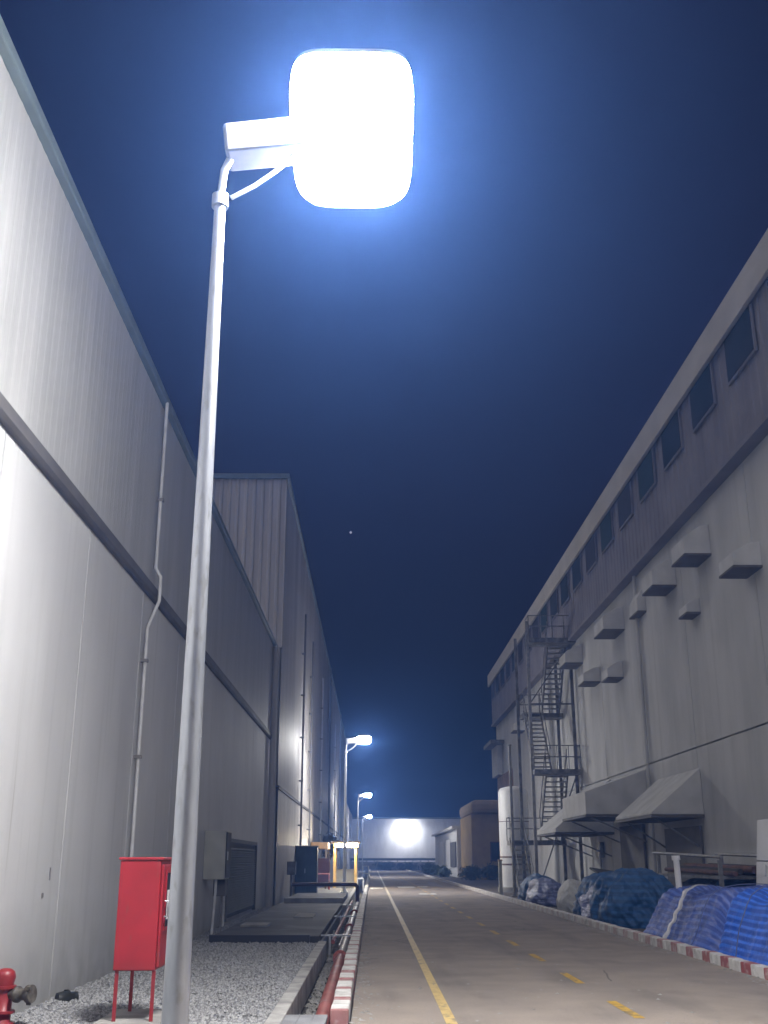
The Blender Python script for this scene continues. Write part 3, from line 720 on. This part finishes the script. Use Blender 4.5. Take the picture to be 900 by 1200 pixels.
for (x,y) in ((-3.3,62.1),(-2.55,62.1),(-3.3,65.9),(-2.55,65.9)): part(MB().box(x-.05,x+.05,y-.05,y+.05,0,2.1), 'post', M_tan, Q2)
part(MB().box(-2.95,-2.3,61,61.6,.35,1.6), 'red_cabinet', M_darkred, Q2, .02)
part(MB().tube([(-3.1,60.4,0),(-3.1,60.4,.8),(-2.3,60.4,.8),(-2.3,60.4,0)],.06,8), 'valve_pipe', M_redpipe, Q2)
# white bar barrier beyond the kiosk
Ba = thing('pipe_barrier', (-.6,60,0), 'small white tube barrier at the kerb beside the kiosk', 'barrier')
part(MB().tube([(-.75,58,0),(-.75,58,.55),(-.75,58.05,.6),(.0-.45,58.05,.6),(-.45,58,.55),(-.45,58,0)],.035,8), 'tube', M_white, Ba)
Bb = thing('pipe_barrier', (-.4,80,0), 'larger white tube gate frame beyond the kiosk at the kerb', 'barrier')
part(MB().tube([(-.65,80,0),(-.65,80,1.1),(.25-.5,80,1.1),(.25-.5,80,0)],.04,8), 'tube', M_white, Bb)
part(MB().tube([(-.65,80,.6),(-.25,80,.6)],.03,8), 'crossbar', M_white, Bb)

# ------------------------------------------------------------------ plants
def leafball(c, r, n, m, name, root, sz=.16, flat=1.):
    vs=[]; fs=[]
    for _ in range(n):
        u = Vector((random.gauss(0,1),random.gauss(0,1),random.gauss(0,1))).normalized()*(random.random()**.45)*(1+.5*noise.noise(Vector((_*.13,c[0],c[1]))))
        p = Vector(c)+Vector((u.x*r[0],u.y*r[1],u.z*r[2]))
        a = Vector((random.gauss(0,1),random.gauss(0,1),random.gauss(0,1))).normalized(); b = a.orthogonal().normalized()
        s = sz*random.uniform(.5,1.3); o=len(vs)
        vs += [p-a*s, p+b*s*.4, p+a*s, p-b*s*.4]; fs.append((o,o+1,o+2,o+3))
    return part(MB().add(vs,fs), name, m, root)
def shrub(loc, r, n, m, label, grp=None, name='shrub'):
    t = thing(name, loc, label, 'shrub', grp)
    leafball((loc[0],loc[1],loc[2]+r[2]*.95), r, n, m, 'foliage', t, .17)
    g = MB()
    for _ in range(5):
        a = random.uniform(0,2*PI); g.tube([(loc[0],loc[1],loc[2]),(loc[0]+math.cos(a)*r[0]*.5,loc[1]+math.sin(a)*r[1]*.5,loc[2]+r[2]*1.2)], [.03,.01], 5)
    part(g, 'stem', M_bark, t)
    return t
shrub((-3.0,78,1.7), (.7,.9,.8), 700, M_leaf2, 'rounded olive shrub top showing above the kiosk')
gS = 'low dark shrubs at the foot of the far right buildings'
shrub((6.6,104,.03), (.7,1.4,.45), 500, M_leaf, 'dark shrub at the near end of the white shed', gS)
shrub((6.5,115,.03), (.7,1.6,.5), 500, M_leaf, 'dark shrub under the middle of the white shed wall', gS)
shrub((6.4,128,.03), (.8,1.8,.6), 500, M_leaf, 'dark shrub at the far end of the white shed', gS)
shrub((7.6,86.5,.03), (.9,.8,.55), 500, M_leaf, 'dark shrub in front of the brown building left corner', gS)
shrub((9.3,87.2,.03), (1.1,.8,.6), 500, M_leaf, 'dark shrub under the first window of the brown building', gS)
shrub((2.0,173.5,0), (1.8,1,.7), 500, M_leaf, 'dark shrub before the far boundary wall, left one', 'shrubs before the far boundary wall')
shrub((5.5,173.5,0), (2.2,1,.6), 500, M_leaf, 'dark shrub before the far boundary wall, right one', 'shrubs before the far boundary wall')

# ------------------------------------------------------------------ tarps and stacks on the right
def ridged(v, oct_=3):
    a = 0; s = 1; q = .5
    for _ in range(oct_): a += q*(1-abs(noise.noise(v*s))*2); s *= 2.1; q *= .5
    return a
def drape(name, prof, y0, y1, m, seed, amp=.05, step=.035, endtaper=.5, ny=None):
    """cloth thrown over a stack: cross-section prof [(x,z)] along y, sagging and folded"""
    pts = [Vector((x,0,z)) for x,z in prof]
    ln = [0]
    for a,b in zip(pts[:-1],pts[1:]): ln.append(ln[-1]+(b-a).length)
    ns = int(ln[-1]/step); ny = int((y1-y0)/step)
    def at(s):
        for i in range(len(pts)-1):
            if s <= ln[i+1] or i == len(pts)-2:
                t = (s-ln[i])/(ln[i+1]-ln[i]); return pts[i].lerp(pts[i+1], min(1,t))
    base = [at(ln[-1]*i/ns) for i in range(ns+1)]
    # smooth profile
    for _ in range(3):
        base = [base[0]]+[(base[i-1]+base[i]*2+base[i+1])/4 for i in range(1,ns)]+[base[-1]]
    vs = []; uv = []
    cx = sum(p.x for p in pts)/len(pts)
    for j in range(ny+1):
        y = y0+(y1-y0)*j/ny
        e = min((y-y0),(y1-y))/endtaper; e = min(1,max(0,e)); e = math.sin(e*PI/2)**.6
        for i in range(ns+1):
            p = base[i]; a = base[max(0,i-1)]; b = base[min(ns,i+1)]; d = (b-a).normalized(); nrm = Vector((-d.z,0,d.x))
            s = ln[-1]*i/ns
            f = ridged(Vector((s*.8+y*.5+seed,y*1.2,seed)),2)-.5
            f2 = noise.noise(Vector((s*1.1,y*5.2+s*.9,seed*2)))
            f3 = noise.noise(Vector((s*.5+5,y*.8,seed+9)))
            dsp = amp*(f*1.2+f2*.35+f3*2.0)+(.010+.008*f3)*math.sin(s*2*PI*7.5+noise.noise(Vector((y*.9,s*.5,seed)))*3.5)
            q = p+nrm*dsp
            z = q.z*( .12+.88*e) if p.z > .06 else q.z
            z *= 1-.10*noise.noise(Vector((y*.5,seed,1)))
            x = q.x if e > .99 else cx+(q.x-cx)*(.93+.07*e)
            vs.append((x, y+ .02*f2, max(z,.034+.004*math.sin(s*30)))); uv.append((s, y))
    fs = [(j*(ns+1)+i, j*(ns+1)+i+1, (j+1)*(ns+1)+i+1, (j+1)*(ns+1)+i) for j in range(ny) for i in range(ns)]
    me = bpy.data.meshes.new(name); me.from_pydata(vs,[],fs); me.materials.append(m)
    me.polygons.foreach_set('use_smooth',[True]*len(fs))
    ul = me.uv_layers.new(name='UVMap')
    for lp in me.loops: ul.data[lp.index].uv = uv[lp.vertex_index]
    me.update()
    ob = bpy.data.objects.new(name, me); COL.objects.link(ob)
    return ob, at, ln
profN = [(5.42,.035),(5.47,.05),(5.62,.5),(5.78,.92),(5.98,1.04),(6.7,1.10),(7.35,1.03),(7.5,.8),(7.58,.3),(7.62,.035)]
t1, at1_, ln1_ = drape('tarpaulin', profN, 12.6, 18.3, M_tarpblue, 3.1, .05, .035, .35)
tag(t1, 'bright blue striped tarpaulin over a stack beside the right kerb, nearest one', 'tarpaulin', 'tarpaulins over stacks by the right kerb')
prof2 = [(5.43,.035),(5.46,.05),(5.66,.45),(5.84,.86),(6.02,.98),(6.7,1.04),(7.3,.97),(7.42,.75),(7.5,.3),(7.55,.035)]
t2,at2,ln2 = drape('tarpaulin', prof2, 18.15, 23.4, M_tarpviolet, 8.7, .06, .035, 1.1)
tag(t2, 'faded violet-blue tarpaulin with whitish streaks beside the right kerb', 'tarpaulin', 'tarpaulins over stacks by the right kerb')
# strap hanging over the violet sheet
vs=[]
for i in range(22):
    s = .02+i*.062; p = at2(s)
    y = 20.9-.012*i+.03*math.sin(i*.45); off = .10+.012*math.sin(i*1.7)
    vs += [(p.x-off,y-.10-.03*math.sin(i*1.3),p.z+off*.6+.01),(p.x-off,y+.12+.03*math.sin(i*.9),p.z+off*.6+.01)]
st = MB().add(vs,[(2*i,2*i+1,2*i+3,2*i+2) for i in range(21)], True)
so = st.build('plastic_strip', M_strap)
so.modifiers.new('t','SOLIDIFY').thickness = .012
tag(so, 'crumpled whitish plastic strip hanging over the violet tarpaulin', 'plastic strip')

def rope(tarp, atf, length, yy, lean, seed):
    pts = []
    for i in range(30):
        s_ = length*i/29; p = atf(s_); d = (atf(min(length,s_+.05))-atf(max(0,s_-.05))).normalized()
        nr = Vector((-d.z,0,d.x)); q = p+nr*(.085+.012*math.sin(i*.9+seed))
        pts.append((q.x, yy+lean*i/29+.015*math.sin(i*.7+seed), max(q.z,.05)))
    MB().tube(pts, .008, 6).build('rope', M_ropeb, tarp)
_, at1, ln1 = None, at1_, ln1_
for yy, le in ((14.4,.2),(17.1,.15)): rope(t1, at1, ln1[-1], yy, le, yy)
rope(t2, at2, ln2[-1], 19.4, -.2, 3)

def lump(name, c, r, m, seed, label, cat, group=None, sub=5, fold=.16, rot=0., kind=2.6):
    bm = bmesh.new(); bmesh.ops.create_icosphere(bm, subdivisions=sub, radius=1)
    vs = []
    uvd = {}
    for v in bm.verts:
        d = v.co.normalized()
        k_ = (abs(d.x)**kind+abs(d.y)**kind+abs(d.z)**kind)**(-1/kind)
        f = 1+fold*(ridged(Vector((d.x*1.3,d.y*1.3,d.z*1.0))+Vector((seed,0,0)),3)-.5)+.10*noise.noise(d*1.3+Vector((0,seed,0)))+.05*noise.noise(Vector((d.x*7,d.y*7,d.z*2.2+seed)))+.10*(ridged(Vector((d.x*3+d.z*1.5,d.y*3-d.z,d.z*1.2+seed)),3)-.4)*max(0,1-abs(d.z)*.4)
        p = d*k_*f
        z = p.z*r[2]
        if z < -r[2]*.55: z = -r[2]*.55
        x = p.x*r[0]*(1-.16*p.z); y = p.y*r[1]*(1-.16*p.z)
        v.co = Vector((x*math.cos(rot)-y*math.sin(rot), x*math.sin(rot)+y*math.cos(rot), z+r[2]*.55))
    uvl = bm.loops.layers.uv.new('UVMap')
    for f_ in bm.faces:
        f_.smooth = True
        for l_ in f_.loops: l_[uvl].uv = (l_.vert.co.z*2.2, (l_.vert.co.x+l_.vert.co.y)*3.)
    me = bpy.data.meshes.new(name); bm.to_mesh(me); bm.free(); me.materials.append(m)
    o = bpy.data.objects.new(name, me); COL.objects.link(o); o.location = c
    return tag(o, label, cat, group)
gW = 'wrapped bundles heaped by the right kerb'
lump('wrapped_bundle', (6.35,27.4,.03), (.95,1.7,.82), M_tarpteal, 1.3, 'large dark teal wrapped bundle heaped by the right kerb beyond the violet tarpaulin', 'bundle', gW, 6, .22)
lump('wrapped_bundle', (6.45,30.4,.03), (.9,1.4,.72), M_tarpteal, 4.4, 'teal wrapped bundle behind the biggest one, with a dark board on top', 'bundle', gW, 5, .28)
lump('wrapped_bundle', (5.95,29.4,.03), (.48,1.6,.52), M_plastic, 7.9, 'shiny pale violet plastic-wrapped bundle at the kerb in front of the teal ones', 'bundle', gW, 6, .34)
lump('plastic_sack', (6.0,33.6,.03), (.42,1.0,.58), M_sack, 2.2, 'pale grey upright sack left of the shiny plastic bundle', 'sack', 'sacks by the right kerb', 5, .16)
lump('plastic_sack', (6.35,35.6,.03), (.5,.9,.52), M_sack, 5.2, 'pale grey sack, farther and partly hidden one', 'sack', 'sacks by the right kerb', 5, .16)
lump('wrapped_bundle', (6.1,39.6,.03), (.6,1.7,.55), M_plastic, 9.2, 'small bluish wrapped bundle farthest along the right kerb', 'bundle', gW, 5, .3)
lump('wrapped_bundle', (6.4,43.2,.03), (.7,1.4,.6), M_tarpteal, 6.2, 'low dark wrapped bundle near the foot of the stairs', 'bundle', gW, 5, .3)
bd = MB().box(6.1,7.3,30.4,31.6,1.12,1.17, rot=Matrix.Rotation(.14,3,'Y')@Matrix.Rotation(.1,3,'X')).build('dark_board', M_clutter, None, .01)
tag(bd, 'dark board lying on top of the teal bundle', 'board')

# leaning white post
wp = thing('plastic_pipe', (6.15,22.1,.03), 'white plastic pipe standing upright behind the violet tarpaulin', 'pipe')
part(MB().tube([(6.10,22.3,.03),(6.06,22.3,1.52)], .06, 14), 'tube', M_white, wp)
part(MB().tube([(6.06,22.3,1.50),(6.055,22.3,1.59)], .085, 14), 'collar', M_white, wp)

# rack with dark material
Rk = thing('storage_rack', (8,26,.03), 'low steel rack of dark bars and scrap against the right wall', 'rack')
for (x,y) in ((7.3,23.5),(7.3,28.5),(8.9,23.5),(8.9,28.5)):
    part(MB().box(x-.04,x+.04,y-.04,y+.04,.03,1.62 if y > 28 else 1.5), 'post', M_steeldark, Rk)
for z in (.62,1.12): part(MB().box(7.25,8.95,23.4,28.6,z,z+.06), 'shelf', M_steeldark, Rk)
each(MB().tube([(7.25,23.2,1.56),(7.28,28.9,1.68)], .035, 8).tube([(8.9,23.2,1.55),(8.9,28.9,1.65)], .035, 8), 'rail', M_steelmid, Rk)
for i in range(7):
    z = 1.23+.04*(i%3); x = 7.45+i*.2
    o = MB().tube([(x,23.0+.3*(i%2),z),(x+.1,28.8-.2*(i%3),z+.05)], .05+.012*(i%3), 8).build('steel_bar', M_clutter if i%2 else M_rust)
    tag(o, 'dark round bar lying on top of the rack by the right wall', 'steel bar', 'bars lying on the rack')
lump('scrap_bundle', (8.1,24.6,.68), (.6,.6,.3), M_sack if False else M_tarpteal, 12.2, 'dark lumpy bundle on the middle shelf of the rack', 'bundle', None, 4, .3)
lump('scrap_bundle', (8.1,27.0,.68), (.65,.8,.28), M_plastic, 14.2, 'greyish bundle at the far end of the middle rack shelf', 'bundle', None, 4, .3)

# leaning white appliance box at right edge
Wb = thing('white_panel_box', (8.0,22.3,.03), 'tall white box leaning at the right edge of the photo', 'box')
rt = Matrix.Rotation(math.radians(7), 3, 'Y'); pv = (7.62,22.3,.03)
part(MB().box(7.62,8.6,22.0,22.7,.05,1.48,rot=rt,piv=pv), 'body', M_white, Wb, .015, 'lower half')
part(MB().box(7.62,8.6,22.0,22.7,1.50,2.30,rot=rt,piv=pv), 'upper_body', M_white, Wb, .015)
part(MB().box(7.60,7.63,22.1,22.14,1.2,1.42,rot=rt,piv=pv), 'handle', M_galv, Wb)

# ------------------------------------------------------------------ star, haze, sky
bm = bmesh.new(); bmesh.ops.create_icosphere(bm, subdivisions=2, radius=1.0)
me = bpy.data.meshes.new('star'); bm.to_mesh(me); bm.free(); me.materials.append(mat('starlight',(0,0,0),emit=(.9,.85,1),estr=.35))
me.materials[0].cycles.emission_sampling = 'NONE'
st = bpy.data.objects.new('star', me); COL.objects.link(st)
pt = math.atan(408/1250); u=(411-450)/1250; w=(600-624)/1250
d = Vector((u, math.cos(pt)-w*math.sin(pt), math.sin(pt)+w*math.cos(pt))); d = Matrix.Rotation(-.0106,3,'Z')@d
st.location = Vector((0,0,1.5))+d.normalized()*900; tag(st, 'single faint star in the dark sky above the road', 'star')

hz = MB().box(-59,59,-29,229,-1.33,16.9).build('haze', MATS['joint_dark']); tag(hz, 'thin night haze added over the road to carry the lamp glow', 'haze', kind='stuff')  # haze volume added to spread a glow round the lamps
hm = bpy.data.materials.new('haze_air'); hm.use_nodes = True; n = hm.node_tree.nodes; n.clear()
out = n.new('ShaderNodeOutputMaterial'); pv_ = n.new('ShaderNodeVolumePrincipled')
pv_.inputs['Color'].default_value = (.16,.36,1.,1); pv_.inputs['Density'].default_value = .0027; pv_.inputs['Anisotropy'].default_value = .74
hm.node_tree.links.new(pv_.outputs[0], out.inputs['Volume'])
hz.data.materials.clear(); hz.data.materials.append(hm)

wd = bpy.data.worlds.new('World'); sc.world = wd; wd.use_nodes = True
nt = wd.node_tree; bg = nt.nodes['Background']
sk = nt.nodes.new('ShaderNodeTexSky'); sk.sky_type = 'NISHITA'; sk.sun_disc = False
SUN_EL, SUN_ROT = math.radians(-3.5), math.radians(200)
sk.sun_elevation = SUN_EL; sk.sun_rotation = SUN_ROT
hsv = nt.nodes.new('ShaderNodeHueSaturation'); hsv.inputs['Saturation'].default_value = 1.0
nt.links.new(sk.outputs[0], hsv.inputs['Color'])
tint = nt.nodes.new('ShaderNodeMix'); tint.data_type = 'RGBA'; tint.blend_type = 'MULTIPLY'; tint.inputs['Factor'].default_value = 1
nt.links.new(hsv.outputs[0], tint.inputs['A']); tint.inputs['B'].default_value = (1.12,.94,2.55,1)
tcw = nt.nodes.new('ShaderNodeTexCoord'); nw = nt.nodes.new('ShaderNodeTexNoise'); nw.inputs['Scale'].default_value = 2.2; nw.inputs['Detail'].default_value = 5
nt.links.new(tcw.outputs['Generated'], nw.inputs['Vector'])
mr = nt.nodes.new('ShaderNodeMapRange'); mr.inputs['From Min'].default_value = .3; mr.inputs['From Max'].default_value = .7; mr.inputs['To Min'].default_value = .8; mr.inputs['To Max'].default_value = 1.25
nt.links.new(nw.outputs['Fac'], mr.inputs['Value'])
cl = nt.nodes.new('ShaderNodeMix'); cl.data_type = 'RGBA'; cl.blend_type = 'MULTIPLY'; cl.inputs['Factor'].default_value = 1
nt.links.new(tint.outputs['Result'], cl.inputs['A']); nt.links.new(mr.outputs['Result'], cl.inputs['B'])
nt.links.new(cl.outputs['Result'], bg.inputs[0]); bg.inputs[1].default_value = .125
# broad fill sun, added as soft ambient light on the side walls
sl = bpy.data.lights.new('fill_sun', 'SUN'); sl.energy = .78; sl.angle = math.radians(110); sl.color = (1,.94,.86)
so = bpy.data.objects.new('fill_sun', sl); COL.objects.link(so); so.rotation_euler = (math.radians(34), 0, math.radians(-68))

# ------------------------------------------------------------------ camera
cd = bpy.data.cameras.new('camera'); cam = bpy.data.objects.new('camera', cd); COL.objects.link(cam)
cam.location = (0,0,1.5); cam.rotation_euler = (PI/2+pt, 0, -.0106)
cd.sensor_fit = 'VERTICAL'; cd.sensor_height = 24; cd.lens = 25.0; cd.clip_end = 2000; cd.clip_start = .05
sc.camera = cam
sc.view_settings.view_transform = 'Standard'; sc.view_settings.look = 'None'
sc.view_settings.exposure = .5; sc.view_settings.gamma = 1
cy = sc.cycles
cy.use_denoising = True; cy.max_bounces = 6; cy.diffuse_bounces = 4; cy.volume_bounces = 1
cy.sample_clamp_indirect = 4; cy.sample_clamp_direct = 0; cy.use_light_tree = True
try: cy.denoiser = 'OPENIMAGEDENOISE'
except Exception: pass
